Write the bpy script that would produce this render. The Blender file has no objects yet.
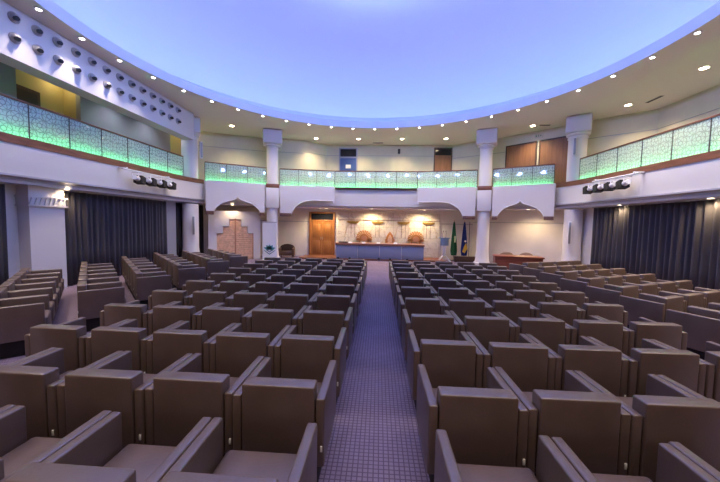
import bpy, bmesh, math, random
from mathutils import Vector, Matrix
random.seed(7)
PI = math.pi
SC = bpy.context.scene
COL = SC.collection
GS = 1.15            # everything below is laid out in survey units; one unit is 1.15 m

# ------------------------------------------------------------------ materials
def mat(name, col, rough=.6, metal=0., spec=.5, noise=0., nscale=8., bump=0., bscale=60., coat=0.):
    m = bpy.data.materials.new(name); m.use_nodes = True
    nt = m.node_tree; b = nt.nodes['Principled BSDF']
    b.inputs['Base Color'].default_value = (*col, 1); b.inputs['Roughness'].default_value = rough
    b.inputs['Metallic'].default_value = metal; b.inputs['Specular IOR Level'].default_value = spec
    b.inputs['Coat Weight'].default_value = coat
    if noise or bump: tc = nt.nodes.new('ShaderNodeTexCoord')
    if noise:
        n = nt.nodes.new('ShaderNodeTexNoise'); n.inputs['Scale'].default_value = nscale; n.inputs['Detail'].default_value = 4
        r = nt.nodes.new('ShaderNodeValToRGB')
        r.color_ramp.elements[0].position = .3; r.color_ramp.elements[1].position = .7
        r.color_ramp.elements[0].color = (*[c*(1-noise) for c in col], 1); r.color_ramp.elements[1].color = (*[min(1, c*(1+noise)) for c in col], 1)
        nt.links.new(tc.outputs['Object'], n.inputs['Vector']); nt.links.new(n.outputs['Fac'], r.inputs['Fac']); nt.links.new(r.outputs['Color'], b.inputs['Base Color'])
    if bump:
        n2 = nt.nodes.new('ShaderNodeTexNoise'); n2.inputs['Scale'].default_value = bscale; n2.inputs['Detail'].default_value = 3
        bp = nt.nodes.new('ShaderNodeBump'); bp.inputs['Strength'].default_value = bump; bp.inputs['Distance'].default_value = .01
        nt.links.new(tc.outputs['Object'], n2.inputs['Vector']); nt.links.new(n2.outputs['Fac'], bp.inputs['Height']); nt.links.new(bp.outputs['Normal'], b.inputs['Normal'])
    return m

def emit(name, col, strength):
    m = bpy.data.materials.new(name); m.use_nodes = True; nt = m.node_tree; nt.nodes.clear()
    e = nt.nodes.new('ShaderNodeEmission'); e.inputs['Color'].default_value = (*col, 1); e.inputs['Strength'].default_value = strength
    o = nt.nodes.new('ShaderNodeOutputMaterial'); nt.links.new(e.outputs[0], o.inputs[0]); return m

def wood(name, c1, c2, sc=(1, 1, .08), rough=.4, scale=14):
    m = mat(name, c1, rough); nt = m.node_tree; b = nt.nodes['Principled BSDF']
    tc = nt.nodes.new('ShaderNodeTexCoord'); mp = nt.nodes.new('ShaderNodeMapping'); mp.inputs['Scale'].default_value = sc
    n = nt.nodes.new('ShaderNodeTexNoise'); n.inputs['Scale'].default_value = scale; n.inputs['Detail'].default_value = 6; n.inputs['Distortion'].default_value = .6
    r = nt.nodes.new('ShaderNodeValToRGB'); r.color_ramp.elements[0].position = .35; r.color_ramp.elements[1].position = .65
    r.color_ramp.elements[0].color = (*c1, 1); r.color_ramp.elements[1].color = (*c2, 1)
    nt.links.new(tc.outputs['Object'], mp.inputs['Vector']); nt.links.new(mp.outputs['Vector'], n.inputs['Vector'])
    nt.links.new(n.outputs['Fac'], r.inputs['Fac']); nt.links.new(r.outputs['Color'], b.inputs['Base Color'])
    return m

def carpet_mat():
    m = mat('carpet', (.2, .17, .25), .95, spec=.1); nt = m.node_tree; b = nt.nodes['Principled BSDF']
    tc = nt.nodes.new('ShaderNodeTexCoord')
    br = nt.nodes.new('ShaderNodeTexBrick'); br.offset = 0; br.squash = 1
    br.inputs['Scale'].default_value = 1; br.inputs['Brick Width'].default_value = .045; br.inputs['Row Height'].default_value = .045
    br.inputs['Mortar Size'].default_value = .006; br.inputs['Mortar Smooth'].default_value = .3; br.inputs['Bias'].default_value = 0
    br.inputs['Color1'].default_value = (.35, .27, .35, 1); br.inputs['Color2'].default_value = (.31, .235, .315, 1); br.inputs['Mortar'].default_value = (.165, .118, .17, 1)
    n = nt.nodes.new('ShaderNodeTexNoise'); n.inputs['Scale'].default_value = 1.3; n.inputs['Detail'].default_value = 5
    mx = nt.nodes.new('ShaderNodeMixRGB'); mx.blend_type = 'MULTIPLY'; mx.inputs['Fac'].default_value = .35
    nt.links.new(tc.outputs['Object'], br.inputs['Vector']); nt.links.new(tc.outputs['Object'], n.inputs['Vector'])
    nt.links.new(br.outputs['Color'], mx.inputs['Color1']); nt.links.new(n.outputs['Fac'], mx.inputs['Color2']); nt.links.new(mx.outputs['Color'], b.inputs['Base Color'])
    return m

def marble_mat():
    m = mat('marble', (.72, .66, .58), .25); nt = m.node_tree; b = nt.nodes['Principled BSDF']
    tc = nt.nodes.new('ShaderNodeTexCoord')
    n = nt.nodes.new('ShaderNodeTexNoise'); n.inputs['Scale'].default_value = 1.6; n.inputs['Detail'].default_value = 8; n.inputs['Distortion'].default_value = 1.2
    r = nt.nodes.new('ShaderNodeValToRGB')
    for p, c in ((.38, (.82, .77, .69)), (.49, (.78, .72, .63)), (.505, (.52, .45, .38)), (.52, (.78, .72, .63)), (.7, (.86, .81, .74))):
        e = r.color_ramp.elements.new(p); e.color = (*c, 1)
    br = nt.nodes.new('ShaderNodeTexBrick'); br.offset = 0; br.inputs['Scale'].default_value = 1; br.inputs['Brick Width'].default_value = .92; br.inputs['Row Height'].default_value = .62
    br.inputs['Mortar Size'].default_value = .006; br.inputs['Color1'].default_value = (1, 1, 1, 1); br.inputs['Color2'].default_value = (.93, .93, .93, 1); br.inputs['Mortar'].default_value = (.5, .45, .4, 1)
    mp = nt.nodes.new('ShaderNodeMapping'); mp.inputs['Rotation'].default_value = (PI/2, 0, 0)
    mx = nt.nodes.new('ShaderNodeMixRGB'); mx.blend_type = 'MULTIPLY'; mx.inputs['Fac'].default_value = 1
    nt.links.new(tc.outputs['Object'], n.inputs['Vector']); nt.links.new(n.outputs['Fac'], r.inputs['Fac'])
    nt.links.new(tc.outputs['Object'], mp.inputs['Vector']); nt.links.new(mp.outputs['Vector'], br.inputs['Vector'])
    nt.links.new(r.outputs['Color'], mx.inputs['Color1']); nt.links.new(br.outputs['Color'], mx.inputs['Color2']); nt.links.new(mx.outputs['Color'], b.inputs['Base Color'])
    return m

def glass_mat():
    """etched safety glass: an interlaced ring-and-spoke lattice sandblasted into each pane"""
    m = bpy.data.materials.new('etched_glass'); m.use_nodes = True; nt = m.node_tree; nt.nodes.clear(); N = nt.nodes.new; Lk = nt.links.new
    tc = N('ShaderNodeTexCoord'); sp = N('ShaderNodeSeparateXYZ'); Lk(tc.outputs['Object'], sp.inputs[0])
    def M(op, a, b=None, c=None):
        n = N('ShaderNodeMath'); n.operation = op
        for i, v in enumerate((a, b, c)):
            if v is None: continue
            if isinstance(v, (int, float)): n.inputs[i].default_value = v
            else: Lk(v, n.inputs[i])
        return n.outputs[0]
    px, pz = .50, .62      # hexagonal lattice of stars
    lines = []
    def cell(ox, oz):
        u = M('SUBTRACT', M('FRACT', M('ADD', M('DIVIDE', sp.outputs['X'], px), ox)), .5); v = M('SUBTRACT', M('FRACT', M('ADD', M('DIVIDE', sp.outputs['Z'], pz), oz)), .5)
        u = M('MULTIPLY', u, px); v = M('MULTIPLY', v, pz)
        return M('SQRT', M('ADD', M('MULTIPLY', u, u), M('MULTIPLY', v, v))), M('ARCTAN2', v, u)
    d1, a1 = cell(.5, .3); d2, a2 = cell(0, .8)
    near = M('LESS_THAN', d1, d2)
    d = M('MINIMUM', d1, d2); a = M('ADD', M('MULTIPLY', a1, near), M('MULTIPLY', a2, M('SUBTRACT', 1, near)))
    star = M('ADD', .125, M('MULTIPLY', .035, M('COSINE', M('MULTIPLY', a, 6))))
    l1 = M('LESS_THAN', M('ABSOLUTE', M('SUBTRACT', d, star)), .012)
    l2 = M('LESS_THAN', M('ABSOLUTE', M('SUBTRACT', d, .185)), .011)
    l3 = M('LESS_THAN', M('ABSOLUTE', M('SUBTRACT', d, .062)), .012)
    sa = M('ABSOLUTE', M('SINE', M('MULTIPLY', a, 6)))
    l4 = M('MULTIPLY', M('LESS_THAN', M('MULTIPLY', sa, d), .045), M('GREATER_THAN', d, .185))
    pat = M('MINIMUM', 1, M('ADD', M('ADD', l1, l2), M('ADD', l3, l4)))
    tr = N('ShaderNodeBsdfTransparent'); tr.inputs['Color'].default_value = (.80, .92, .88, 1)
    df = N('ShaderNodeBsdfDiffuse'); df.inputs['Color'].default_value = (.76, .90, .85, 1)
    tl = N('ShaderNodeBsdfTranslucent'); tl.inputs['Color'].default_value = (.76, .90, .85, 1)
    gl = N('ShaderNodeBsdfGlossy'); gl.inputs['Roughness'].default_value = .03
    mt = N('ShaderNodeMixShader'); mt.inputs[0].default_value = .5; Lk(df.outputs[0], mt.inputs[1]); Lk(tl.outputs[0], mt.inputs[2])
    fr = M('SUBTRACT', .72, M('MULTIPLY', pat, .42))
    m1 = N('ShaderNodeMixShader'); Lk(fr, m1.inputs[0]); Lk(tr.outputs[0], m1.inputs[1]); Lk(mt.outputs[0], m1.inputs[2])
    m2 = N('ShaderNodeMixShader'); m2.inputs[0].default_value = .07; Lk(m1.outputs[0], m2.inputs[1]); Lk(gl.outputs[0], m2.inputs[2])
    o = N('ShaderNodeOutputMaterial'); Lk(m2.outputs[0], o.inputs[0]); return m

PLASTER = mat('white_plaster', (.67, .65, .66), .7, bump=.05, bscale=30)
PANELW = mat('white_panel_paint', (.72, .69, .71), .6)
CREAM = mat('cream_wall', (.80, .75, .68), .75, noise=.04, nscale=2)
UPWALL = mat('upper_wall', (.66, .62, .50), .75, noise=.04, nscale=2)
GREYW = mat('grey_wall', (.30, .31, .37), .75)
SOFFIT = mat('soffit_paint', (.76, .71, .65), .8)
DOME = mat('dome_paint', (.84, .84, .86), .85)
LIPM = mat('lip_paint', (.82, .82, .84), .7)
CARPET = carpet_mat()
LEATHER = mat('brown_leather', (.124, .080, .061), .38, spec=1.0, noise=.10, nscale=5, bump=.12, bscale=45)
LEATHERC = mat('cushion_leather', (.14, .092, .073), .38, spec=1.0, noise=.10, nscale=5, bump=.12, bscale=45)
BLACKP = mat('black_plinth', (.012, .011, .012), .7)
TAG = mat('tag_plastic', (.75, .72, .66), .4)
BANDW = wood('reddish_wood', (.16, .062, .035), (.25, .10, .055), (.15, .15, 1), .4)
DARKW = wood('dark_wood', (.055, .03, .02), (.09, .05, .032), (1, 1, .1), .4)
DOORW = wood('orange_door_wood', (.29, .115, .032), (.39, .165, .05), (1, 1, .07), .38)
PANW = wood('brown_panel_wood', (.21, .095, .045), (.28, .13, .065), (1, 1, .08), .5)
DESKW = wood('desk_wood', (.22, .10, .07), (.30, .145, .10), (.1, 1, 1), .35)
REDW = wood('mahogany', (.20, .055, .03), (.30, .09, .05), (.1, 1, 1), .35)
CARVE = mat('carved_wood', (.50, .20, .06), .5, noise=.25, nscale=18)
PEACH = mat('carved_peach_panel', (.74, .47, .31), .65, noise=.18, nscale=9)
PEACHD = mat('reddish_strip', (.48, .22, .13), .55)
CAPM = mat('carved_cap_brown', (.15, .075, .06), .6, noise=.4, nscale=25)
DESKB = mat('desk_blue_front', (.22, .25, .37), .55)
MARBLE = marble_mat()
GOLD = mat('gold_leaf', (.62, .40, .11), .35, metal=.75, noise=.2, nscale=12)
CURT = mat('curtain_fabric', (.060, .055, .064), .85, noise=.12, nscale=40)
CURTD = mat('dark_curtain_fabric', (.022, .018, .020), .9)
GLASS = glass_mat()
METAL = mat('grey_metal', (.34, .34, .36), .4, metal=.6)
NOZ = mat('nozzle_grey', (.42, .41, .42), .45, metal=.2)
BLACK = mat('black_metal', (.012, .012, .014), .45)
DGLASS = mat('dark_glass', (.012, .014, .02), .12)
WHITEP = mat('white_enamel', (.78, .78, .80), .4)
BLUED = mat('blue_door_paint', (.05, .10, .32), .5)
PAPER = mat('white_paper', (.82, .82, .84), .7)
TEAL = mat('logo_teal', (.12, .38, .40), .6)
TEALD = mat('logo_dark_teal', (.03, .16, .26), .6)
GREEN = mat('flag_green', (.01, .10, .035), .8)
BLUEF = mat('flag_blue', (.012, .03, .17), .8)
YELLOW = mat('flag_yellow', (.65, .42, .05), .8)
BROWNL = mat('old_brown_leather', (.075, .038, .025), .4)
BEIGE = mat('beige_upholstery', (.40, .27, .18), .6)
LECT = mat('lectern_blue', (.22, .31, .40), .35)
VENTM = mat('vent_dark', (.05, .045, .04), .6)
LEDB = emit('blue_cove_led', (.21, .32, 1.0), 9)
LEDG = emit('green_led', (.10, 1.0, .30), 38)
WARM = emit('warm_lamp', (1.0, .80, .52), 30)
WHITEL = emit('ring_lamp', (1.0, .93, .84), 26)

# ------------------------------------------------------------------ mesh builder
class MB:
    def __init__(s): s.bm = bmesh.new()
    def _merge(s, b, mtx=None):
        if mtx is not None: bmesh.ops.transform(b, matrix=mtx, verts=b.verts)
        mp = {v: s.bm.verts.new(v.co) for v in b.verts}
        for f in b.faces:
            try: s.bm.faces.new([mp[v] for v in f.verts])
            except ValueError: pass
        b.free(); return s
    def box(s, x0, y0, z0, x1, y1, z1, bev=0, seg=2, mtx=None):
        b = bmesh.new(); bmesh.ops.create_cube(b, size=1)
        for v in b.verts: v.co = Vector(((x0+x1)/2+v.co.x*(x1-x0), (y0+y1)/2+v.co.y*(y1-y0), (z0+z1)/2+v.co.z*(z1-z0)))
        if bev: bmesh.ops.bevel(b, geom=list(b.edges), offset=bev, segments=seg, profile=.5, affect='EDGES')
        return s._merge(b, mtx)
    def prism(s, poly, y0, y1, bev=0, mtx=None):       # polygon in x,z pushed along y
        b = bmesh.new(); f = b.faces.new([b.verts.new((x, y0, z)) for x, z in poly])
        r = bmesh.ops.extrude_face_region(b, geom=[f]); bmesh.ops.translate(b, vec=(0, y1-y0, 0), verts=[v for v in r['geom'] if isinstance(v, bmesh.types.BMVert)])
        bmesh.ops.recalc_face_normals(b, faces=b.faces)
        if bev: bmesh.ops.bevel(b, geom=list(b.edges), offset=bev, segments=1, affect='EDGES')
        return s._merge(b, mtx)
    def cyl(s, a, b_, r, r2=None, seg=24):
        a, b_ = Vector(a), Vector(b_); d = b_-a; b = bmesh.new()
        bmesh.ops.create_cone(b, cap_ends=True, segments=seg, radius1=r, radius2=r if r2 is None else r2, depth=d.length)
        return s._merge(b, Matrix.Translation((a+b_)/2) @ d.to_track_quat('Z', 'Y').to_matrix().to_4x4())
    def sphere(s, c, r, sc=(1, 1, 1), seg=16):
        b = bmesh.new(); bmesh.ops.create_uvsphere(b, u_segments=seg, v_segments=seg//2, radius=r)
        return s._merge(b, Matrix.Translation(c) @ Matrix.Diagonal((*sc, 1)))
    def lathe(s, prof, c=(0, 0), seg=32, a0=0, a1=2*PI):
        full = abs(a1-a0-2*PI) < 1e-6; n = seg if full else seg+1; rings = []
        for r, z in prof:
            if r < 1e-6: rings.append([s.bm.verts.new((c[0], c[1], z))])
            else: rings.append([s.bm.verts.new((c[0]+r*math.cos(a0+(a1-a0)*i/seg), c[1]+r*math.sin(a0+(a1-a0)*i/seg), z)) for i in range(n)])
        for A, B in zip(rings, rings[1:]):
            for i in range(seg):
                j = (i+1) % n
                q = [A[i % len(A)], A[j % len(A)], B[j % len(B)], B[i % len(B)]]
                q2 = []
                for v in q:
                    if v not in q2: q2.append(v)
                if len(q2) > 2:
                    try: s.bm.faces.new(q2)
                    except ValueError: pass
        return s
    def sweep(s, pts, prof):                           # closed profile (offset to the left of travel, z) along a plan polyline
        P = [Vector(p) for p in pts]; rings = []
        for i, p in enumerate(P):
            t0 = (P[i]-P[i-1]).normalized() if i else None; t1 = (P[i+1]-P[i]).normalized() if i < len(P)-1 else None
            a = t0 or t1; b = t1 or t0; n0 = Vector((-a.y, a.x)); n1 = Vector((-b.y, b.x)); n = (n0+n1).normalized(); n = n/max(.4, n.dot(n0))
            rings.append([s.bm.verts.new((p.x+n.x*o, p.y+n.y*o, z)) for o, z in prof])
        m = len(prof)
        for A, B in zip(rings, rings[1:]):
            for i in range(m): s.bm.faces.new([A[i], B[i], B[(i+1) % m], A[(i+1) % m]])
        s.bm.faces.new(rings[0]); s.bm.faces.new(rings[-1][::-1]); return s
    def tube(s, pts, r, seg=8):
        for a, b in zip(pts, pts[1:]): s.cyl(a, b, r, seg=seg)
        return s
    def build(s, name, m, parent=None, loc=None, rotz=0, smooth=35):
        bmesh.ops.recalc_face_normals(s.bm, faces=s.bm.faces)
        me = bpy.data.meshes.new(name); s.bm.to_mesh(me); s.bm.free(); me.materials.append(m)
        if smooth:
            me.shade_smooth(); me.set_sharp_from_angle(angle=math.radians(smooth))
        o = bpy.data.objects.new(name, me); COL.objects.link(o)
        if parent: o.parent = parent
        if loc: o.location = loc
        o.rotation_euler.z = rotz
        return o

def tag(o, label=None, cat=None, group=None, kind=None):
    if label: o['label'] = label
    if cat: o['category'] = cat
    if group: o['group'] = group
    if kind: o['kind'] = kind
    return o
def thing(name, label, cat, loc=(0, 0, 0), rotz=0, group=None):
    o = bpy.data.objects.new(name, None); COL.objects.link(o); o.location = loc; o.rotation_euler.z = rotz; o.empty_display_size = .1
    return tag(o, label, cat, group)
def struct(mb, name, m, label=None, parent=None, smooth=35):
    o = mb.build(name, m, parent, smooth=smooth)
    if not parent: o['kind'] = 'structure'
    if label: o['label'] = label
    return o
def dup(root, loc, rotz, label, group=None):
    r = root.copy(); COL.objects.link(r); r.location = loc; r.rotation_euler.z = rotz; r['label'] = label
    if group: r['group'] = group
    for ch in list(root.children):
        c = ch.copy(); COL.objects.link(c); c.parent = r
        for g in list(ch.children):
            d = g.copy(); COL.objects.link(d); d.parent = c
    return r
ORD = 'zeroth first second third fourth fifth sixth seventh eighth ninth tenth eleventh twelfth thirteenth fourteenth fifteenth'.split()
def lamp(kind, loc, energy, col, size=.06, angle=100, blend=.6, rot=None):
    l = bpy.data.lights.new('lamp_light', kind); l.energy = energy; l.color = col; l.shadow_soft_size = size
    if kind == 'SPOT': l.spot_size = math.radians(angle); l.spot_blend = blend
    o = bpy.data.objects.new('lamp_light', l); COL.objects.link(o); o.location = loc
    if rot: o.rotation_euler = rot
    return o

# ------------------------------------------------------------------ levels and plan
ZC, ZB0, ZB1, ZR, ZU = 6.10, 3.42, 3.60, 4.40, 2.58      # soffit, wood band, rail top, underside of balcony
HC = (-.15, 7.13); RL = 6.82
LEFT = [(-7.9, -1.8), (-7.9, 11.4), (-7.87, 12.0), (-7.79, 12.5), (-7.65, 13.0)]
RIGHT = [(7.2, 13.0), (7.35, 12.5), (7.44, 12.0), (7.47, 11.2), (7.47, -1.8)]
FRONT = LEFT+[(-5.08, 14.6), (-2.2, 15.15), (1.85, 15.15), (4.8, 14.5)]+RIGHT
LOWW = [(-8.45, -1.8), (-8.45, 14.2), (-7.3, 15.6), (-4.9, 16.4), (4.95, 16.4), (8.05, 13.5), (8.05, -1.8)]
UPW = [(-9.3, 7.35), (-9.3, -1.8)]
UPB = [(-9.3, 14.3), (-8.9, 14.4), (-6.05, 15.55), (-4.0, 16.0), (-2.95, 16.9), (3.92, 16.9), (5.85, 15.55), (8.6, 12.8), (9.9, 11.75), (9.9, -1.8)]

# ------------------------------------------------------------------ shell
struct(MB().box(-11, -2.2, -.1, 10.5, 18, 0), 'floor', CARPET, 'purple grey carpet with a small square grid')
struct(MB().box(-3.95, 15.0, 0, 3.3, 16.4, .08), 'floor_stage', BANDW, 'low reddish wooden step under the long desk')
struct(MB().sweep(LOWW, [(0, 0), (.15, 0), (.15, 3.3), (0, 3.3)]), 'wall_lower', CREAM, 'cream wall under the balcony')
struct(MB().sweep(UPB, [(0, 3.4), (.15, 3.4), (.15, 6.4), (0, 6.4)]), 'wall_upper', UPWALL, 'pale wall behind the balcony')
struct(MB().box(-9.45, -1.8, 3.4, -9.3, 7.46, 6.4).box(-9.45, 9.15, 3.4, -9.3, 13.25, 6.4), 'wall_left', GREYW, 'blue grey upper wall behind the left balcony')
struct(MB().box(-10.0, 7.36, 3.4, -9.86, 9.25, 6.4).box(-9.86, 7.36, 3.4, -9.45, 7.46, 6.4).box(-9.86, 9.15, 3.4, -9.45, 9.25, 6.4).box(-9.45, 13.25, 3.4, -9.3, 14.3, 6.4),
       'wall_recess', mat('yellow_wall', (.56, .47, .22), .75), 'yellow lit recesses behind the left balcony')
struct(MB().box(-10.4, -2.0, 0, 10.2, -1.8, 6.4), 'wall_back', PANW)
struct(MB().sweep(LOWW[2:5], [(-.02, 1.86), (0, 1.86), (0, 1.885), (-.02, 1.885)]).sweep([LOWW[4], LOWW[5]], [(-.02, 1.98), (0, 1.98), (0, 2.0), (-.02, 2.0)]), 'trim_1', METAL, 'thin picture rail line')
for i, (a, z) in enumerate(((UPB[1:4], 5.42), (UPB[3:6], 5.5), (UPB[5:10], 5.38))):
    struct(MB().sweep(a, [(-.012, z), (0, z), (0, z+.02), (-.012, z+.02)]), 'trim_%d' % (i+2), METAL, 'thin grey line along the upper wall')

# soffit with its round opening
b = bmesh.new()
op = [(-10.4, -2.0), (-10.4, 14.2), (-6, 17.2), (6, 17.2), (10.1, 14.2), (10.1, -2.0)]
ov = [b.verts.new((x, y, ZC)) for x, y in op]; es = [b.edges.new((ov[i], ov[(i+1) % len(ov)])) for i in range(len(ov))]
iv = [b.verts.new((HC[0]+RL*math.cos(2*PI*i/128), HC[1]+RL*math.sin(2*PI*i/128), ZC)) for i in range(128)]; es += [b.edges.new((iv[i], iv[(i+1) % 128])) for i in range(128)]
bmesh.ops.triangle_fill(b, edges=es, use_beauty=True)
for f in [f for f in b.faces if (f.calc_center_median().xy-Vector(HC)).length < RL*.985 and all((v.co.xy-Vector(HC)).length < RL+.01 for v in f.verts)]: b.faces.remove(f)
s = MB(); s.bm.free(); s.bm = b
struct(s, 'ceiling', SOFFIT, 'brownish soffit around the lit dome', smooth=0)
struct(MB().lathe([(RL, ZC-.005), (RL, ZC+.27), (RL+.07, ZC+.27), (RL+.07, ZC+.05), (RL+1.6, ZC+.05)], HC, 160), 'ceiling_lip', LIPM, 'round lip around the dome')
prof = [(RL+1.6, ZC+.05), (RL+1.6, ZC+.72), (RL+1.35, ZC+.86), (RL+1.25, ZC+.86)]
R0, z0 = RL+1.25, ZC+.90
prof += [(R0*math.cos(t*PI/2/20), z0+2.9*math.sin(t*PI/2/20)) for t in range(0, 20)]+[(0, z0+2.9)]
struct(MB().lathe(prof, HC, 160), 'ceiling_dome', DOME, 'shallow dome washed in blue light')
led = MB().lathe([(RL+.12, ZC+.07), (RL+.24, ZC+.07), (RL+.24, ZC+.085), (RL+.12, ZC+.085), (RL+.12, ZC+.07)], HC, 96).build('cove_light', LEDB)
tag(led, 'blue light strip hidden in the cove around the dome', 'light strip')

# balcony front: side fascias with wood band, centre parapet, panels
SIDEP = [(0, 2.76), (0, ZB0), (.14, ZB0), (.14, 2.76)]
CORN = [(.10, ZU), (.10, 2.70), (-.03, 2.72), (-.03, 2.76), (.14, 2.76), (.14, ZU)]
BAND = [(-.015, ZB0), (-.015, ZB1), (.14, ZB1), (.14, ZB0)]
for nm, L in (('left', LEFT), ('right', RIGHT)):
    struct(MB().sweep(L, SIDEP), 'wall_balcony_'+nm, PLASTER, 'smooth white balcony front on the %s' % nm)
    struct(MB().sweep(L, CORN), 'trim_balcony_'+nm, mat('cornice_grey', (.46, .46, .52), .6), 'stepped cornice under the %s balcony' % nm)
    struct(MB().sweep(L, BAND), 'trim_band_'+nm, BANDW, 'reddish wood band along the %s balcony' % nm)
MID = FRONT[4:10]
struct(MB().sweep(MID, [(0, 2.66), (0, ZB1-.04), (.14, ZB1-.04), (.14, 2.66)]), 'wall_balcony_centre', PLASTER, 'pale parapet above the stage')
struct(MB().box(-2.18, 15.06, ZB1-.12, 1.83, 15.17, ZB1-.02, .01), 'trim_band_centre', DARKW, 'dark wood band above the stage parapet')
def ring_slab(name, inner, outer, z, m, label):
    """horizontal slab between two plan polylines that start and end at the same y"""
    bb = bmesh.new(); pts = inner+outer[::-1]
    v = [bb.verts.new((x, y, z)) for x, y in pts]; e = [bb.edges.new((v[i], v[(i+1) % len(v)])) for i in range(len(v))]
    bmesh.ops.triangle_fill(bb, edges=e, use_beauty=True)
    r = bmesh.ops.extrude_face_region(bb, geom=list(bb.faces)); bmesh.ops.translate(bb, vec=(0, 0, .06), verts=[q for q in r['geom'] if isinstance(q, bmesh.types.BMVert)])
    q = MB(); q.bm.free(); q.bm = bb
    return struct(q, name, m, label, smooth=0)
def off(L, d):
    P = [Vector(p) for p in L]; out = []
    for i, p in enumerate(P):
        a = (P[i]-P[i-1]).normalized() if i else (P[1]-P[0]).normalized(); c = (P[i+1]-P[i]).normalized() if i < len(P)-1 else a
        n = (Vector((-a.y, a.x))+Vector((-c.y, c.x))).normalized(); out.append((p.x+n.x*d, p.y+n.y*d))
    return out
ring_slab('ceiling_under_balcony', off(FRONT, .10), [(-8.6, -1.8), (-8.6, 14.3), (-7.3, 15.75), (-4.9, 16.55), (4.95, 16.55), (8.2, 13.6), (8.2, -1.8)], ZU, PLASTER, 'ceiling under the balcony')
ring_slab('floor_balcony', off(FRONT, .13), [(-10.35, -1.8), (-10.35, 14.0), (-6.1, 16.1), (-3, 17), (3.2, 17), (6, 16), (9.95, 12), (9.95, -1.8)], 3.45, CARPET, 'balcony floor')

# arch panels hung in front of the balcony
def xf(a, b_, o=0):
    a, b_ = Vector(a), Vector(b_); d = (b_-a).normalized(); n = Vector((-d.y, d.x)); a = a+n*o
    return (a.x, a.y, 0), math.atan2(d.y, d.x), (b_-a).length
OG = [(0, 0), (.02, .13), (.055, .27), (.11, .42), (.18, .55), (.27, .66), (.36, .735), (.43, .80), (.475, .90), (.5, 1.0)]
OG = OG+[(1-t, h) for t, h in OG[-2::-1]]
HALF = [(0, 0), (.03, .2), (.08, .42), (.15, .63), (.24, .80), (.34, .90), (.45, .95), (.52, .96)]
def arch_panel(name, a, b_, s0, a0, a1, s1, label, half=0):
    loc, rz, L = xf(a, b_, -.06)
    zb, zap, zt = 2.25, 2.93, ZB1-.03
    if half == 0: arc = [(a0+(a1-a0)*t, zb+(zap-zb)*h) for t, h in OG]; poly = [(s0, zb)]+arc+[(s1, zb), (s1, zt), (s0, zt)]
    else:
        arc = [(a0+(a1-a0)*t, zb+(zap-zb)*h) for t, h in HALF]+[(a1-.05*(1 if a1 > a0 else -1), 2.90), (a1-.05*(1 if a1 > a0 else -1), 2.80), (a1, 2.80)]
        poly = [(s0, zb)]+arc+[(a1, zt), (s0, zt)]
    t = thing(name, label, 'arch panel', loc, rz, 'white arched panels under the balcony')
    MB().prism(poly, -.09, .03).build('panel', PANELW, t)
    feet = [(s0, a0)] if half else [(s0, a0), (a1, s1)]
    for f0, f1 in feet: MB().box(min(f0, f1)-.0, -.11, zb-.15, max(f0, f1)+.0, .05, zb, .012).build('foot_cap', CAPM, t)
    tb = [(p[0], -.095, p[1]-.012) for p in arc]
    MB().tube(tb, .016, 6).build('arch_moulding', WHITEP, t)
    n = int(abs((a1 if half else s1)-s0)/.3)
    return t
PL1, PL2, PR2, PR1 = ((-7.6, 12.85), (-5.05, 14.4)), ((-5.05, 14.4), (-2.2, 14.95)), ((1.85, 14.95), (4.75, 14.3)), ((4.75, 14.3), (7.15, 12.85))
arch_panel('arch_panel', *PL1, .11, .42, 2.36, 2.57, 'white pointed arch panel above the carved stepped screen')
arch_panel('arch_panel', *PL2, .34, .88, 2.92, 0, 'white half arch panel above the wooden door and brown armchair', 1)
arch_panel('arch_panel', *PR2, 2.62, 2.10, .02, 0, 'white half arch panel above the lectern and flags', 1)
arch_panel('arch_panel', *PR1, .41, .62, 2.40, 2.74, 'white pointed arch panel above the reddish table')

# columns
def column(x, y, r, rz, label, cap):
    t = thing('column', label, 'column', (x, y, 0), rz); t['kind'] = 'structure'
    MB().lathe([(0, .0), (r+.12, 0), (r+.12, .11), (r+.07, .14), (r+.04, .22), (r+.02, .45), (r, .7), (r, ZU-.06), (0, ZU-.06)], seg=40).build('shaft', PANELW, t)
    MB().lathe([(0, ZB1), (r, ZB1), (r, 5.26), (r+.03, 5.27), (r+.03, 5.30), (r, 5.31), (r, 5.37), (0, 5.37)], seg=40).build('upper_shaft', PANELW, t)
    w = r+(.17 if cap else .10)
    MB().box(-w, -w, 5.46, w, w, ZC-.002, .06, 2).lathe([(r, 5.36), (r+.07, 5.38), (r+.07, 5.44), (r+.03, 5.47), (0, 5.47), (0, 5.36)], seg=40).build('capital', PANELW, t)
    if cap:
        MB().box(-r-.03, -r-.05, 2.48, r+.03, r+.05, ZB0-.0, .01).build('block', PANELW, t)
        MB().box(-r-.04, -r-.06, ZB0, r+.04, r+.06, ZB1, .01).build('wood_collar', BANDW, t)
    return t
column(-5.10, 14.45, .265, .35, 'white round column beside the white banner', True)
column(4.82, 14.4, .265, -.35, 'white round column between the flags and the reddish table', True)
column(-8.02, 12.62, .31, .56, 'white round column at the end of the left balcony', False)
column(7.70, 12.62, .31, -.55, 'white round column at the end of the right balcony', False)

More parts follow.
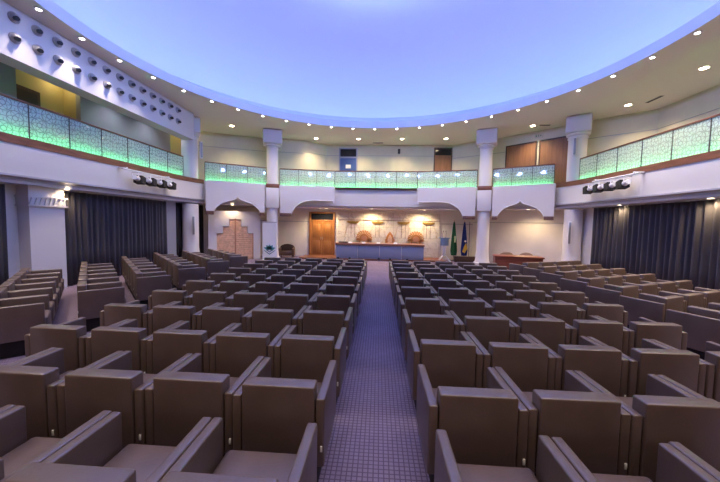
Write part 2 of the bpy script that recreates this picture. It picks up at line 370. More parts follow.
# left pier with its zigzag band
pr = MB().box(-8.5, 6.68, 0, -8.15, 7.49, ZU)
struct(pr, 'wall_pier', PLASTER, 'white pier between the left curtains')
bd = MB().box(-8.5, 6.63, 2.10, -8.10, 7.54, 2.13).box(-8.5, 6.63, 2.31, -8.10, 7.54, 2.34).box(-8.5, 6.66, 2.13, -8.13, 7.51, 2.31)
for k in range(8):
    y0 = 6.66+k*.107
    bd.prism([(y0, 2.14), (y0+.05, 2.30), (y0+.08, 2.30), (y0+.03, 2.14)], 0, .03, mtx=Matrix.Translation((-8.10, 0, 0)) @ Matrix.Rotation(PI/2, 4, 'Z'))
struct(bd, 'trim_pier', PLASTER, 'carved zigzag band around the pier')

# beam with air nozzles on the left
NX = -7.5
struct(MB().box(NX, -1.8, 5.06, NX-.45, 12.1, ZC+.02), 'wall_beam', PLASTER, 'white beam carrying the air nozzles')
def nozzle():
    t = thing('air_nozzle', 'x', 'air nozzle', (0, 0, 0), 0, 'round air nozzles on the left beam')
    MB().lathe([(0, 0), (.105, 0), (.105, .02), (.09, .035), (.09, .0)], seg=24).build('collar', NOZ, t)
    MB().lathe([(.088, .0), (.085, .045), (.065, .085), (.03, .108), (0, .112)], seg=24).build('ball', NOZ, t)
    d = Vector((.35, -.35, 1)).normalized()
    MB().cyl(d*.07, d*.15, .042, .046, 20).build('outlet', BLACK, t)
    return t
nz = None
for r, z in ((0, 5.88), (1, 5.48)):
    for k in range(14):
        y = 5.60+k*.423 if r == 1 else 5.60+k*.423
        lb = 'round grey air nozzle on the white beam, %s row, %s from the near end' % (('upper', 'lower')[r], ORD[k+1])
        if nz is None: nz = nozzle(); o = nz; nz['label'] = lb
        else: o = dup(nz, (0, 0, 0), 0, lb)
        o.location = (NX+.001, y, z); o.rotation_euler = (0, PI/2, 0)

# ------------------------------------------------------------------ glass balustrades
def balustrade(label, segs, group='etched glass balustrades on the balcony'):
    """segs: list of ((a),(b), number of panes)"""
    t = thing('balustrade', label, 'balustrade', (*segs[0][0], ZB1), 0, group); base = Vector((*segs[0][0], ZB1))
    for a, b_, n in segs:
        loc, rz, L = xf(a, b_, .045); loc = Vector((loc[0], loc[1], ZB1))-base; w = L/n
        d = Vector((math.cos(rz), math.sin(rz), 0))
        g = None
        for k in range(n):
            if g is None: g = MB().box(.012, -.006, .02, w-.012, .006, ZR-ZB1-.02).build('glass_pane', GLASS, t, loc, rz); o = g
            else:
                o = g.copy(); COL.objects.link(o); o.parent = t; o.location = loc+d*(w*k)
        p0 = None
        for k in range(n+1):
            if p0 is None: p0 = MB().box(-.012, -.012, 0, .012, .012, ZR-ZB1-.02).build('post', VENTM, t, loc, rz); o = p0
            else:
                o = p0.copy(); COL.objects.link(o); o.parent = t; o.location = loc+d*(w*k)
        MB().box(0, -.03, ZR-ZB1-.03, L, .03, ZR-ZB1+.012, .01).build('handrail', BANDW, t, loc, rz)
        MB().box(0, .0, -.045, L, .138, .002, .0).build('base_rail', PANELW, t, loc, rz)
        MB().box(.02, .100, .003, L-.02, .115, .010).build('light_strip', LEDG, t, loc, rz)
        MB().box(.0, .106, .030, L, .13, .034).box(0, .126, .002, L, .13, .031).build('added_light_shield', METAL, t, loc, rz)  # added lid and back that keep the green strip's light off the wall
    return t
balustrade('long etched glass balustrade with green glow on the left balcony', [((-7.9, .2), (-7.9, 12.05), 13)])
balustrade('etched glass balustrade with green glow above the carved stepped screen', [((-7.62, 13.06), (-5.38, 14.46), 3)])
balustrade('etched glass balustrade with green glow above the stage, between two columns', [((-4.82, 14.65), (-2.2, 15.15), 3), ((-2.2, 15.15), (1.85, 15.15), 4), ((1.85, 15.15), (4.52, 14.56), 3)])
balustrade('etched glass balustrade with green glow above the reddish table', [((5.12, 14.32), (7.12, 13.06), 3)])
balustrade('long etched glass balustrade with green glow on the right balcony', [((7.47, 12.1), (7.47, .3), 13)])

# ------------------------------------------------------------------ ceiling lamps
def round_lamp(name, label, loc, r, em, group, cat='ceiling lamp'):
    t = thing(name, label, cat, loc, 0, group)
    MB().lathe([(r, 0), (r+.03, 0), (r+.03, -.012), (r, -.018), (r, 0)], seg=24).build('trim_ring', WHITEP, t)
    MB().lathe([(0, -.008), (r, -.008), (r, -.003), (0, -.003)], seg=24).build('diffuser', em, t)
    return t
rl = None
RINGC = (1.0, .83, .68)
for i in range(44):
    a = math.radians(-98.4+8.13*i) if i < 24 else math.radians(-98.4+8.13*23+(360-8.13*23)/21*(i-23))
    x, y = HC[0]+6.97*math.sin(a), HC[1]+6.97*math.cos(a)
    if i < 24:
        k = i-12
        lb = 'small bright downlight at the dome edge directly above the stage' if k == 0 else 'small bright dome edge downlight, %s to the %s of the one above the stage' % (ORD[abs(k)], 'left' if k < 0 else 'right')
        if rl is None: rl = round_lamp('ring_downlight', lb, (x, y, ZC), .048, WHITEL, 'small downlights around the dome')
        else: dup(rl, (x, y, ZC), 0, lb)
    lamp('SPOT', (x, y, ZC-.04), *((70, RINGC, .06, 135, .8) if y > 11.5 else (95 if x < -6.4 else 235 if y > 2 else 95, RINGC, .06, 90, .9)))
for i in range(24):                                   # added unseen blue floods, aimed across the dome to even out its glow
    a = 2*PI*(i+.5)/24; r = RL+.35
    p = Vector((HC[0]+r*math.sin(a), HC[1]+r*math.cos(a), ZC+.38)); d = Vector((HC[0]-3.2*math.sin(a), HC[1]-3.2*math.cos(a), ZC+3.3))-p
    o = lamp('SPOT', p, 560, (.20, .325, 1.0), .15, 70, 1.0); o.rotation_euler = d.to_track_quat('-Z', 'Y').to_euler()
BD = [(-6.67, 13.61, 'above the left end of the carved screen'), (-3.26, 15.63, 'above the balcony, left of the blue door'), (-1.1, 15.71, 'above the balcony, just right of the blue door'),
      (1.09, 15.69, 'above the balcony, between the blue and brown doors'), (3.25, 15.62, 'above the balcony, in front of the small brown door'), (6.44, 13.62, 'above the balcony by the brown wall panels'),
      (8.54, 11.37, 'above the right balcony, near its column'), (8.49, 8.84, 'above the right balcony at the picture edge')]
bl = None
for x, y, w in BD:
    lb = 'large warm round downlight ' + w
    if bl is None: bl = round_lamp('balcony_downlight', lb, (x, y, ZC), .095, WARM, 'large downlights above the balcony')
    else: dup(bl, (x, y, ZC), 0, lb)
WC = (1.0, .78, .46)
for x, y, e in [(-6.67, 13.9, 150), (-3.26, 15.63, 150), (-1.1, 15.9, 130), (1.09, 15.9, 130), (3.25, 15.7, 150), (6.44, 13.9, 150), (8.9, 11.2, 140), (8.7, 8.8, 140), (8.7, 5.8, 110)]:
    lamp('SPOT', (x, y, ZC-.05), e, WC, .08, 130, .9)
[lamp('SPOT', (-8.65, yy, ZC-.05), 45, (.86, .88, 1.0), .08, 130, .9) for yy in (5.4, 10.2, 11.8)]  # added fill lamps without fixtures behind the beam, brightening the left balcony wall
lamp('POINT', (-9.55, 8.8, 5.85), 3.5, (1.0, .78, .38), .1); lamp('POINT', (-8.8, 13.7, 5.8), 3, (1.0, .78, .38), .1)
UL = [(-6.72, 13.72, 'under the balcony behind the pointed arch over the screen', 30), (-3.02, 15.7, 'under the balcony above the wooden door, left of a pair', 80), (-2.72, 15.78, 'under the balcony above the wooden door, right of a pair', 80),
      (-.35, 15.8, 'under the balcony above the desk and the left sunburst chair', 130), (2.05, 15.72, 'under the balcony above the right sunburst chair, left of a pair', 70), (2.32, 15.8, 'under the balcony above the right sunburst chair, right of a pair', 70), (6.47, 13.72, 'under the balcony behind the pointed arch over the table', 90),
      (-8.02, 7.45, 'under the left balcony beside the pier', 24), (7.72, 10.35, 'at the top of the right curtain, near its far end', 34), (7.72, 7.65, 'at the top of the right curtain, at the picture edge', 40)]
ul = None
for x, y, w, e in UL:
    lb = 'small warm downlight ' + w; 
    if ul is None: ul = round_lamp('arcade_downlight', lb, (x, y, ZU), .055, WARM, 'small downlights under the balcony')
    else: dup(ul, (x, y, ZU), 0, lb)
    lamp('SPOT', (x, y, ZU-.03), e, (1.0, .74, .42), .05, 150, .7)
for x, y in ((7.72, 5.0), (7.72, 2.4), (-7.98, 4.6), (-7.98, 1.6)): lamp('SPOT', (x, y, ZU-.03), 8, (1.0, .74, .42), .05, 120, .9)
for nm, x, y, w, l in (('vent', 9.0, 10.9, .08, .55), ('vent', -.12, 16.45, .5, .06), ('vent', 6.9, 13.55, .4, .08)):
    t = thing('ceiling_vent', 'dark slotted ceiling vent ' + ('above the right balcony' if x > 8 else 'between the blue and brown doors' if x < 1 else 'beside the lamp by the brown wall panels'), 'vent', (x, y, ZC))
    MB().box(-w/2-.02, -l/2-.02, -.012, w/2+.02, l/2+.02, 0, .004).build('frame', METAL, t)
    v = MB()
    for k in range(4):
        if w < l: v.box(-w/2+k*w/4+.004, -l/2, -.018, -w/2+(k+1)*w/4-.004, l/2, -.010)
        else: v.box(-w/2, -l/2+k*l/4+.003, -.018, w/2, -l/2+(k+1)*l/4-.003, -.010)
    v.build('slat', VENTM, t)

# ------------------------------------------------------------------ curtains
def curtain(label, a, b_, z0, z1, m, pitch=.17, amp=.05):
    a, b_ = Vector(a), Vector(b_); L = (b_-a).length; d = (b_-a)/L; n = Vector((-d.y, d.x)); rng = random.Random(int(a.x*100+a.y*37))
    N = int(L/.018); rows = [0, .35, .7, .92, 1]; mb = MB(); ph = [rng.uniform(0, 6) for _ in range(3)]
    t = thing('curtain', label, 'curtain', (a.x, a.y, z0))
    g = []
    for j, f in enumerate(rows):
        r = []
        for i in range(N+1):
            s = L*i/N; w = s+.03*math.sin(2.1*s+ph[0])+.012*(1-f)*math.sin(5*s+ph[1])
            o = amp*(1-.35*f)*math.sin(2*PI*w/pitch)+.02*math.sin(2*PI*w/pitch*.37+ph[2])
            r.append(mb.bm.verts.new((d.x*s+n.x*o, d.y*s+n.y*o, (z1-z0)*f)))
        g.append(r)
    for A, B in zip(g, g[1:]):
        for i in range(N): mb.bm.faces.new([A[i], A[i+1], B[i+1], B[i]])
    o = mb.build('drape', m, t, smooth=60); so = o.modifiers.new('thickness', 'SOLIDIFY'); so.thickness = .006
    MB().box(0, -.03, z1-z0, L, .03, z1-z0+.03).build('curtain_rail', METAL, t, None, math.atan2(d.y, d.x))
    return t
curtain('blue grey pleated curtain between the pier and the grey wall on the left', (-8.27, 7.56), (-8.27, 11.5), .02, 2.54, CURT)
curtain('blue grey curtain left of the pier, at the left picture edge', (-8.15, 4.6), (-8.15, 6.22), .02, 2.54, CURT)
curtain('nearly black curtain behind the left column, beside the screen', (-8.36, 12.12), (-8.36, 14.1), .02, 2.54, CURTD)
curtain('long blue grey pleated curtain along the right wall', (7.88, 11.8), (7.88, 4.4), .02, 2.54, CURT, .19, .055)
struct(MB().box(-8.45, 11.45, 0, -8.3, 12.08, ZU), 'wall_pilaster', GREYW, 'grey wall strip beside the left curtain')

# ------------------------------------------------------------------ stage end
dr = thing('door', 'large orange brown wooden double door with dark transom, left of the stage', 'door', (-3.74, 16.4, 0)); dr['kind'] = 'thing'
W = 1.40; H = 2.40
MB().box(0, -.08, 0, .10, 0, H, .01).box(W-.10, -.08, 0, W, 0, H, .01).box(.10, -.08, H-.09, W-.10, 0, H, .01).box(.10, -.08, 1.90, W-.10, 0, 1.97, .01).build('door_frame', DOORW, dr)
for k in range(2):
    x0 = .10+k*(W-.2)/2; x1 = x0+(W-.2)/2
    lf = MB().box(x0+.004, -.05, .02, x1-.004, -.005, 1.90).build('door_leaf', DOORW, dr)
    MB().box(x0+.10, -.062, .18, x1-.10, -.045, .85, .012).box(x0+.10, -.062, 1.0, x1-.10, -.045, 1.75, .012).build('raised_panel', DOORW, lf)
    MB().cyl((x1-.05 if k == 0 else x0+.05, -.10, .92), (x1-.05 if k == 0 else x0+.05, -.10, 1.06), .012).build('handle', METAL, lf)
MB().box(.10, -.03, 1.97, W-.10, -.015, H-.09).build('transom', DGLASS, dr)

struct(MB().box(-2.22, 16.34, .08, 3.25, 16.40, 2.40), 'wall_stage', MARBLE, 'veined marble wall panel behind the desk')
for k, (x, w) in enumerate(((-1.36, 'first'), (-.04, 'second'), (1.33, 'third'), (2.64, 'fourth'))):
    t = thing('wall_ornament', 'gold bar ornament on the marble wall, %s from the wooden door' % w, 'ornament', (x, 16.34, 1.84), 0, 'gold ornaments on the marble wall')
    MB().prism([(-.33, .10), (.33, .10), (.30, .03), (.15, -.04), (-.15, -.04), (-.30, .03)], -.05, 0, .008).build('bar', GOLD, t)
    for s_ in (-1, 1): MB().box(s_*.10-.008, -.016, -.75, s_*.10+.008, 0, -.04).build('stem', BANDW, t)
    MB().tube([(-.46, -.01, -.75), (-.30, -.01, -.15), (-.10, -.01, -.04)], .007, 6).tube([(.46, -.01, -.75), (.30, -.01, -.15), (.10, -.01, -.04)], .007, 6).build('tracery', GOLD, t)
struct(MB().box(-2.22, 16.32, 1.99, 3.25, 16.345, 2.01), 'trim_stage', BANDW, 'thin line across the marble wall')

dk = thing('desk', 'long stage desk with blue front panels and brown top', 'desk', (-2.08, 15.03, .08))
DW = 4.32
MB().box(-.03, -.02, .66, DW+.03, .72, .76, .012).build('desk_top', DESKW, dk)
for k in range(4): MB().box(k*DW/4+.006, .02, .0, (k+1)*DW/4-.006, .05, .655, .006).build('front_panel', DESKB, dk)
for k in (0, 1): MB().box(k*(DW-.04), .055, 0, k*(DW-.04)+.04, .66, .655).build('side_panel', DESKW, dk)
def carved_chair(label, x, r, ztop, round_):
    t = thing('carved_chair', label, 'chair', (x, 16.2, .08), 0, 'carved chairs behind the stage desk')
    if round_:
        p = [((r+(.03 if i % 2 else -.03))*math.cos(PI*i/24*1.2-.1*PI), .95+(r+(.03 if i % 2 else -.03))*math.sin(PI*i/24*1.2-.1*PI)) for i in range(25)]
        MB().prism(p, -.0, .05, .006).build('backrest', CARVE, t)
        rays = MB()
        for i in range(11):
            a = PI*(i+.5)/11; c, s_ = math.cos(a), math.sin(a)
            rays.prism([(c*.24-s_*.012, .95+s_*.24+c*.012), (c*(r-.04)-s_*.03, .95+s_*(r-.04)+c*.03), (c*(r-.04)+s_*.03, .95+s_*(r-.04)-c*.03), (c*.24+s_*.012, .95+s_*.24-c*.012)], -.03, 0)
        rays.build('sun_rays', mat('pale_carving', (.80, .55, .30), .5), t)
        MB().cyl((0, -.05, .95), (0, 0, .95), .15, .15, 20).build('medallion', PEACHD, t)
    else:
        p = [(-.19, .5), (.19, .5), (.21, .95), (.15, 1.15), (.07, 1.26), (0, 1.34), (-.07, 1.26), (-.15, 1.15), (-.21, .95)]
        MB().prism(p, 0, .05, .01).build('backrest', CARVE, t)
        MB().prism([(x_*.6, .9+(z-.9)*.6) for x_, z in p], -.025, 0, .008).build('backrest_inset', PEACH, t)
    MB().box(-.25, -.42, .36, .25, .05, .44, .02).build('seat', BROWNL, t)
    for sx in (-1, 1):
        for y in (-.38, .0): MB().box(sx*.22-.025, y, 0, sx*.22+.025, y+.05, .36 if y < -.1 else .95).build('leg', CARVE, t)
        MB().box(sx*.24-.025, -.36, .58, sx*.24+.025, .03, .63, .01).build('armrest', CARVE, t)
    return t
carved_chair('orange wooden chair with sunburst round back, left end of the desk', -.75, .42, 1.43, True)
carved_chair('narrow wooden chair with pointed back behind the middle of the desk', .62, .2, 1.4, False)
carved_chair('orange wooden chair with sunburst round back, right end of the desk', 1.98, .42, 1.43, True)
for k, (x, w) in enumerate(((-1.38, 'first'), (-.72, 'second'), (.02, 'third'), (.86, 'fourth'))):
    t = MB().prism([(-.05, 0), (.05, 0), (.0, .07)], -.09, .09, mtx=Matrix.Rotation(PI/2, 4, 'Z')).build('name_card', PAPER, None, (x, 15.2, .841), 0)
    tag(t, 'small white folded card on the stage desk, %s from the left' % w, 'card', 'cards on the stage desk')
tag(MB().box(-.22, -.12, 0, .22, .12, .05, .01).build('folder', BLACK, None, (-1.75, 15.3, .841)), 'dark flat folder lying at the left end of the stage desk', 'folder')
for k, (x, w) in enumerate(((-1.95, 'at the left end of the desk'), (-1.38, 'left of the aisle, under the desk front'), (.05, 'just left of the aisle centre line'), (.6, 'just right of the aisle centre line'), (1.42, 'near the right end of the desk'))):
    t = thing('floor_spot', 'tiny black floor light on the stage step, %s' % w, 'floor light', (x, 14.9, 0), 0, 'floor lights along the stage step')
    MB().box(-.06, -.04, 0, .06, .04, .02).build('base', BLACK, t); MB().cyl((0, .03, .09), (0, -.05, .11), .045, .05, 14).build('head', BLACK, t)

lc = thing('lectern', 'slim lectern with blue grey top and splayed white feet, right of the desk', 'lectern', (3.29, 15.35, .0))
LM = mat('acrylic', (.60, .58, .58), .2)
MB().box(-.20, -.03, .80, .20, .0, 1.16, .01).build('front_panel', LECT, lc)
MB().box(-.27, -.05, 1.15, .27, .32, 1.19, .01).build('lectern_top', LECT, lc)
MB().box(-.09, -.0, .3, .09, .05, 1.16, .008).build('pole', LM, lc)
for sx in (-1, 1):
    for sy in (-1, 1): MB().cyl((sx*.03, .03, .34), (sx*.30, .03+sy*.14, .015), .022, .018, 10).build('leg', WHITEP, lc)
for sx in (-1, 1):
    g = MB().tube([(sx*.08, .1, 1.19), (sx*.09, .09, 1.40), (sx*.06, .03, 1.50)], .008, 6).build('microphone', BLACK, lc)
    MB().sphere((sx*.06, .02, 1.515), .022).build('microphone_head', BLACK, g)

def flag(label, x, y, m, h, lean):
    t = thing('flag', label, 'flag', (x, y, .0), 0, 'flags beside the lectern')
    MB().cyl((0, 0, 0), (0, 0, .05), .16, .14).build('base', DARKW, t)
    MB().cyl((0, 0, .05), (lean*.3, 0, h), .014, .012, 12).build('pole', BANDW, t)
    MB().lathe([(0, h-.02), (.022, h), (.012, h+.05), (0, h+.09)], (lean*.3, 0), 12).build('finial', GOLD, t)
    mb = MB(); rows = 14; seg = 40; rr = []
    for j in range(rows+1):
        f = j/rows; z = h-.04-f*(h-.32); w = .03+.135*f**.8*(1-.35*max(0, f-.85)/.15); cx = lean*.3*(1-f*.6)-.05*f*lean
        rr.append([mb.bm.verts.new((cx+w*math.cos(2*PI*i/seg)*(1+.22*math.sin(5*2*PI*i/seg+f)), .5*w*math.sin(2*PI*i/seg)*(1+.35*math.sin(7*2*PI*i/seg+2*f)), z)) for i in range(seg)])
    for A, B in zip(rr, rr[1:]):
        for i in range(seg): mb.bm.faces.new([A[i], A[(i+1) % seg], B[(i+1) % seg], B[i]])
    mb.bm.faces.new(rr[0]); mb.bm.faces.new(rr[-1])
    c = mb.build('cloth', m, t, smooth=50)
    return t, c
f1, c1 = flag('green draped flag standing beside the lectern', 3.86, 15.75, GREEN, 2.02, -.1)
f2, c2 = flag('blue draped flag with yellow patch, standing between green flag and column', 4.38, 15.75, BLUEF, 2.02, -.1)
MB().box(-.03, -.16, .95, .05, -.10, 1.28, .02).build('emblem', mat('flag_pale', (.55, .60, .45), .8), c1)
MB().prism([(-.13, .48), (-.02, .42), (.10, .66), (.04, .92), (-.06, .74)], -.16, -.10).build('emblem', YELLOW, c2)
MB().sphere((.0, -.13, 1.02), .05, (1, .5, 1)).build('emblem', PAPER, c2)
bx = thing('plant_box', 'low dark wooden box in front of the two flags', 'box', (4.28, 15.35, 0))
MB().box(-.50, -.12, 0, .52, .12, .24, .012).build('body', DARKW, bx); MB().box(-.53, -.14, .24, .55, .14, .28, .01).build('lid', DARKW, bx)
ps = thing('pole_stand', 'thin dark pole standing right of the blue flag', 'pole', (4.66, 15.95, 0))
MB().cyl((0, 0, 0), (0, 0, .03), .12, .11).build('base', BLACK, ps); MB().cyl((0, 0, .03), (0, 0, 2.0), .012).build('pole', BLACK, ps)

# carved stepped screen (left arch)
loc, rz, L = xf((-7.75, 13.5), (-5.75, 14.6))
sw = thing('screen_wall', 'freestanding white wall with stepped carved panel under the left arch', 'screen wall', loc, rz)
def stepp(e=0):
    return [(.34-e, .0), (.34-e, 1.26+e), (.60-e, 1.26+e), (.60-e, 1.59+e), (.88-e, 1.59+e), (.88-e, 1.92+e), (1.42+e, 1.92+e), (1.42+e, 1.59+e), (1.70+e, 1.59+e), (1.70+e, 1.26+e), (1.96+e, 1.26+e), (1.96+e, 0)]
st = stepp()
MB().prism([(0, 0)]+st+[(2.28, 0), (2.28, 2.29), (0, 2.29)], 0, .16).build('wall_body', PANELW, sw)
MB().prism(stepp(-.03), .05, .14).build('carved_panel', PEACH, sw)
gl = MB()
for k in range(19):
    z = .10*k+.05
    hw = .80 if z < 1.2 else .53 if z < 1.55 else .25
    gl.box(1.15-hw, .035, z, 1.13, .06, z+.055, .008).box(1.17, .035, z, 1.15+hw, .06, z+.055, .008)
gl.build('carved_rows', PEACH, sw)
MB().box(1.12, .0, 0, 1.18, .06, 1.98, .006).build('centre_strip', PEACHD, sw)
MB().box(1.925, .0, 0, 1.965, .09, 1.25, .004).build('edge_strip', PEACHD, sw)

# roll-up banner with logo
bn = thing('banner', 'white roll-up banner with teal leaf and book logo', 'banner', (-5.02, 13.85, 0), .0)
MB().box(-.34, -.10, 0, .34, .10, .06, .015).build('banner_foot', METAL, bn)
MB().box(-.335, -.004, .06, .335, .004, 1.80).build('banner_sheet', PAPER, bn)
MB().box(-.34, -.012, 1.79, .34, .012, 1.82, .004).build('top_rail', METAL, bn)
lg = MB()
def leaf(a, l, w, c=(0, .53)):
    p = []
    for i in range(9): f = i/8; p.append((f*l, w*math.sin(PI*f**.8)))
    for i in range(7, 0, -1): f = i/8; p.append((f*l, -w*math.sin(PI*f**.8)))
    ca, sa = math.cos(a), math.sin(a)
    return [(c[0]+x*ca-z*sa, c[1]+x*sa+z*ca) for x, z in p]
for a, l, w in ((90, .25, .075), (55, .27, .075), (125, .27, .075), (20, .30, .065), (160, .30, .065)): lg.prism(leaf(math.radians(a), l, w), -.009, -.005)
lg.build('logo_leaves', TEAL, bn)
lb_ = MB()
lb_.prism([(-.28, .50), (-.24, .50), (0, .345), (.24, .50), (.28, .50), (0, .30)], -.009, -.005).prism([(-.20, .52), (-.06, .45), (0, .40), (0, .44), (-.06, .49)], -.009, -.005).prism([(.20, .52), (.06, .45), (0, .40), (0, .44), (.06, .49)], -.009, -.005)
lb_.build('logo_book', TEALD, bn)

# brown club armchair by the banner
ac = thing('club_armchair', 'old dark brown leather armchair with rounded back, beside the banner', 'armchair', (-4.62, 15.2, 0), .15)
MB().box(-.30, -.30, .16, .30, .28, .38, .05, 3).build('seat', BROWNL, ac)
bk = [(-.38, .18), (-.38, .52), (-.30, .63), (-.15, .69), (0, .71), (.15, .69), (.30, .63), (.38, .52), (.38, .18)]
MB().prism(bk, .20, .34, .02).build('backrest', BROWNL, ac)
for sx in (-1, 1):
    MB().box(sx*.34-.06, -.32, .12, sx*.34+.06, .24, .52, .04, 3).build('armrest', BROWNL, ac)
    for y in (-.28, .26): MB().cyl((sx*.32, y, 0), (sx*.32, y, .16), .022, .03, 10).build('leg', DARKW, ac)

# reddish table and chairs on the right
tb = thing('side_table', 'reddish brown wooden table with closed front, under the right arch', 'table', (5.05, 11.35, 0), -.22)
MB().box(-.80, -.32, .71, .80, .32, .76, .01).build('table_top', REDW, tb)
MB().box(-.76, -.29, .10, .76, -.26, .71).build('front_panel', REDW, tb)
for sx in (-1, 1): MB().box(sx*.75-.02, -.26, 0, sx*.75+.02, .29, .71).build('side_panel', REDW, tb)
for x, y, w in ((4.95, 12.02, 'left'), (5.62, 11.88, 'right')):
    t = thing('table_chair', 'beige upholstered chair with curved back behind the reddish table, %s one' % w, 'chair', (x, y, 0), PI-.22, 'chairs behind the reddish table')
    MB().box(-.24, -.02, .40, .24, .44, .48, .03, 3).build('seat', BEIGE, t)
    MB().prism([(-.25, .50), (-.25, .72), (-.18, .80), (-.08, .84), (.08, .84), (.18, .80), (.25, .72), (.25, .50)], -.06, .0, .02).build('backrest', BEIGE, t)
    for sx in (-1, 1):
        MB().box(sx*.2-.02, -.05, 0, sx*.2+.02, -.01, .60).build('leg', DARKW, t); MB().box(sx*.2-.02, .38, 0, sx*.2+.02, .42, .40).build('leg', DARKW, t)

# ------------------------------------------------------------------ balcony level doors and fittings
d2 = struct(MB().box(-2.24, 16.84, 3.51, -2.17, 16.9, 5.92).box(-1.29, 16.84, 3.51, -1.22, 16.9, 5.92).box(-2.17, 16.84, 5.86, -1.29, 16.9, 5.92).box(-2.17, 16.84, 5.37, -1.29, 16.9, 5.45), 'door_1', METAL, 'blue door with dark transom on the balcony')
MB().box(-2.17, 16.86, 5.45, -1.29, 16.88, 5.86).build('transom', DGLASS, d2)
lf = MB().box(-2.17, 16.86, 3.51, -1.29, 16.89, 5.37).build('door_leaf', BLUED, d2)
MB().box(-1.86, 16.852, 4.82, -1.58, 16.86, 5.02).build('notice', PAPER, lf)
d3 = struct(MB().box(2.90, 16.84, 3.51, 2.96, 16.9, 5.95).box(3.80, 16.84, 3.51, 3.86, 16.9, 5.95).box(2.96, 16.84, 5.88, 3.80, 16.9, 5.95), 'door_2', DARKW, 'small brown door with dark transom on the balcony')
MB().box(2.96, 16.86, 5.55, 3.80, 16.88, 5.88).build('transom', DGLASS, d3)
MB().box(2.96, 16.86, 3.51, 3.80, 16.89, 5.55).build('door_leaf', PANW, d3)
loc, rz, L = xf((5.85, 15.55), (8.6, 12.8))
for i, (s0, s1, w) in enumerate(((.34, 1.64, 'left'), (1.80, 2.90, 'right'))):
    t = thing('wall_panel', 'large brown wooden panel on the upper wall, %s of the pair' % w, 'panel', (loc[0], loc[1], 3.51), rz, 'brown panels on the upper wall')
    MB().box(s0, -.05, 0, s1, -.004, 2.10).build('board', PANW, t)
    MB().box(s0-.03, -.07, 0, s0+.02, -.002, 2.14).box(s1-.02, -.07, 0, s1+.03, -.002, 2.14).box(s0+.02, -.07, 2.08, s1-.02, -.002, 2.14).build('frame', DARKW, t)
sg = thing('wall_sign', 'small pale sign on the upper wall above the brown panels', 'sign', (loc[0], loc[1], 5.78), rz)
MB().box(1.56, -.04, 0, 1.90, -.004, .17, .006).build('sign_board', mat('sign_beige', (.55, .52, .42), .5), sg)
MB().box(1.60, -.045, .045, 1.66, -.04, .125).box(1.70, -.045, .045, 1.74, -.04, .125).prism([(1.78, .04), (1.86, .085), (1.78, .13)], -.045, -.04).build('sign_mark', mat('sign_green', (.16, .26, .16), .5), sg)
dl = struct(MB().box(-9.86, 7.5, 3.51, -9.82, 8.46, 5.42), 'door_3', DARKW, 'dark brown door in the yellow recess')
MB().box(-9.82, 7.58, 3.55, -9.81, 8.38, 5.32).build('door_leaf', mat('dark_leaf', (.03, .022, .02), .4), dl)
wsp = thing('wall_speaker', 'small black loudspeaker on the upper wall right of the blue door', 'speaker', (1.02, 16.84, 5.74))
MB().box(-.06, -.09, -.12, .06, .06, .12, .01).build('cabinet', BLACK, wsp); MB().cyl((0, -.1, -.03), (0, -.085, -.03), .045).build('cone', VENTM, wsp)

# line speakers on the columns
def line_speaker(x, y, z0, z1, rz, label):
    t = thing('column_speaker', label, 'speaker', (x, y, z0), rz, 'slim white loudspeakers on the columns')
    MB().box(-.05, -.07, 0, .05, .05, z1-z0, .012).build('cabinet', WHITEP, t)
    MB().box(-.036, -.078, .04, .036, -.068, z1-z0-.04, .004).build('grille', METAL, t)
    MB().box(-.03, .05, (z1-z0)*.5-.03, .03, .13, (z1-z0)*.5+.03).build('wall_bracket', METAL, t)
line_speaker(-7.70, 12.32, 1.20, 2.02, .5, 'slim white loudspeaker on the left column, below the balcony')
line_speaker(7.40, 12.30, 1.15, 2.05, -.5, 'slim white loudspeaker on the right column, below the balcony')
line_speaker(-7.58, 12.72, 4.45, 5.15, .9, 'slim white loudspeaker on the left column, above the balcony')
line_speaker(7.42, 12.32, 4.55, 5.25, -.6, 'slim white loudspeaker on the right column, above the balcony')

# stage spotlights on the balcony fronts
def spots(x, sgn, ys, z, by0, by1, side):
    t = thing('lighting_bar', 'white lighting bar on the %s balcony front' % side, 'lighting bar', (x, (by0+by1)/2, z), 0)
    h = (by1-by0)/2
    MB().cyl((sgn*.26, -h, .24), (sgn*.26, h, .24), .022, seg=12).build('bar', WHITEP, t)
    for y in (-h+.15, h-.15): MB().box(min(sgn*.004, sgn*.28), y-.03, .262, max(sgn*.004, sgn*.28), y+.03, .30).build('bracket', WHITEP, t)
    for k, y in enumerate(ys):
        s = thing('stage_spotlight', 'black-hooded white stage spotlight on the %s balcony bar, %s from the camera' % (side, ORD[k+1]), 'spotlight', (x+sgn*.26, y, z), 0, 'stage spotlights on the %s bar' % side)
        R = Matrix.Rotation(sgn*.25, 4, 'Z') @ Matrix.Rotation(-.15, 4, 'X')
        a, m_, e = R @ Vector((0, -.23, 0)), R @ Vector((0, .0, 0)), R @ Vector((0, .20, 0))
        MB().cyl(a, R @ Vector((0, -.04, 0)), .07, .08, 18).build('housing', WHITEP, s)
        MB().prism([(-.12, -.115), (.12, -.115), (.12, .115), (-.12, .115)], 0, .26, .0, mtx=R @ Matrix.Translation((0, -.045, 0))).build('barn_door_hood', BLACKP, s)
        MB().box(-.11, -.13, -.02, -.095, -.10, .20).box(.095, -.13, -.02, .11, -.10, .20).box(-.11, -.13, .185, .11, -.10, .20).build('yoke', WHITEP, s)
spots(-7.9, 1, (9.35, 9.85, 10.35, 10.85), 3.10, 8.75, 10.9, 'left')
spots(7.47, -1, (9.55, 10.05, 10.55, 11.05), 3.14, 9.05, 10.9, 'right')

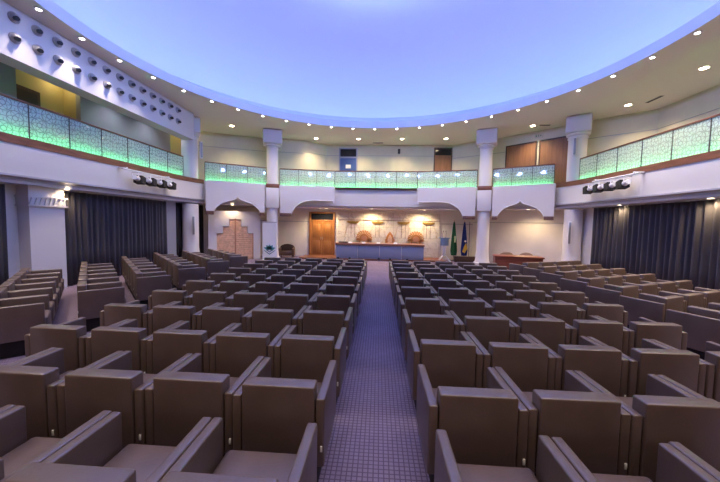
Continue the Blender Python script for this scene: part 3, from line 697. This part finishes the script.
# ------------------------------------------------------------------ armchairs of the hall
CW = .621
def hall_chair(label):
    t = thing('hall_armchair', label, 'armchair')
    MB().box(-.243, .0, .24, .243, .115, .765, .013, 3).build('backrest', LEATHER, t)
    MB().box(-.240, .10, .23, .240, .622, .478, .03, 3).build('seat', LEATHERC, t)
    for sx in (-1, 1):
        x0 = sx*(CW/2-.030)
        MB().box(x0-.030, .008, .22, x0+.030, .595, .685, .012, 3).build('armrest', LEATHER, t)
    MB().box(-.25, .07, .0, .25, .54, .235, .006).build('plinth', BLACKP, t)
    MB().box(.292-.007, .002, .33, .292+.007, .0095, .37, .002).build('number_tag', TAG, t)
    return t
proto = None
def chair(x, y, rz, label, group):
    global proto
    if proto is None: proto = hall_chair(label); proto['group'] = group; proto.location = (x, y, 0); proto.rotation_euler.z = rz; return proto
    return dup(proto, (x, y, 0), rz, label, group)
ROWS = [1.10, 1.91, 2.73, 3.54, 4.35, 5.15, 5.94, 6.71, 7.47, 8.19, 8.87]
PITCH = .626
for r, y in enumerate(ROWS):
    for side, sgn in (('left', -1), ('right', 1)):
        n = 5
        if r == 0: n = 4 if side == 'left' else 3
        if r == 1 and side == 'right': n = 4
        for k in range(n):
            x = sgn*(.348 if sgn > 0 else .326)+sgn*(PITCH*k+CW/2)
            chair(x+random.uniform(-.004, .004)*0, y+random.uniform(-.012, .012), 0,
                  'dark brown leather armchair, %s row from the camera, %s seat %s of the aisle' % (ORD[r+1], ORD[k+1], side), 'armchairs %s of the aisle' % side)
def angled(x, y, face, n, r, side, sgn):
    """row of armchairs whose aisle-side rear corner is at x,y; face = heading east of the stage direction"""
    a = math.radians(face); fx, fy = math.sin(a), math.cos(a); rx, ry = (-fy, fx) if sgn < 0 else (fy, -fx)
    for k in range(n):
        s = PITCH*k+CW/2
        chair(x+rx*s, y+ry*s, -a, 'brown armchair, %s angled row from the camera on the %s, %s seat from aisle' % (ORD[r], side, ORD[k+1]), 'armchairs in the angled rows on the %s' % side)
for r, (x, y, n) in enumerate(((-4.90, 3.38, 6), (-4.70, 4.46, 6), (-4.72, 5.66, 6), (-4.66, 6.82, 6), (-4.70, 8.12, 5), (-4.72, 9.42, 4))): angled(x, y, 45, n, r+1, 'left', -1)
for r, (x, y, n) in enumerate(((4.40, 4.04, 3), (4.39, 4.88, 4), (4.37, 5.70, 4), (4.36, 6.54, 4), (4.36, 7.42, 4), (4.34, 8.26, 4), (4.30, 9.10, 4))): angled(x, y, -25, n, r+1, 'right', 1)

# ------------------------------------------------------------------ size, camera, view
for me in bpy.data.meshes: me.transform(Matrix.Scale(GS, 4))
for o in COL.objects:
    o.location = o.location*GS
    for md in o.modifiers:
        if md.type == 'SOLIDIFY': md.thickness *= GS
for l in bpy.data.lights: l.shadow_soft_size *= GS; l.energy *= GS*GS

f, vx, vy, rho = 305.3, 378.5, 223.4, .0217
def und(x, y):
    x -= 360; y -= 241; return x*math.cos(rho)+y*math.sin(rho), -x*math.sin(rho)+y*math.cos(rho)
wx, wy = und(vx, vy)
v = Vector((wx, -wy, f)).normalized()            # hall axis seen by an unrolled camera (x right, y up, z forward)
r_ = Vector((0, 1, 0)).cross(v).normalized(); u_ = v.cross(r_)
ax = lambda d: Vector((d.dot(r_), d.dot(v), d.dot(u_)))
cr, sr = math.cos(rho), math.sin(rho)
right, upv, fwd = ax(Vector((cr, sr, 0))), ax(Vector((-sr, cr, 0))), ax(Vector((0, 0, 1)))
cam = bpy.data.cameras.new('camera'); co = bpy.data.objects.new('camera', cam); COL.objects.link(co)
cam.sensor_fit = 'HORIZONTAL'; cam.sensor_width = 36; cam.lens = 36*f/720; cam.clip_start = .05; cam.clip_end = 200
m = Matrix.Identity(4)
for i in range(3): m[i][0], m[i][1], m[i][2] = right[i], upv[i], -fwd[i]
m.translation = Vector((0, 0, 1.84))*GS
co.matrix_world = m
SC.camera = co
w = bpy.data.worlds.new('world'); SC.world = w; w.use_nodes = True
w.node_tree.nodes['Background'].inputs['Color'].default_value = (0, 0, 0, 1)
SC.view_settings.view_transform = 'Standard'; SC.view_settings.look = 'None'; SC.view_settings.gamma = 1
SC.view_settings.use_curve_mapping = False; SC.view_settings.exposure = .6
try: SC.cycles.use_denoising = True
except Exception: pass
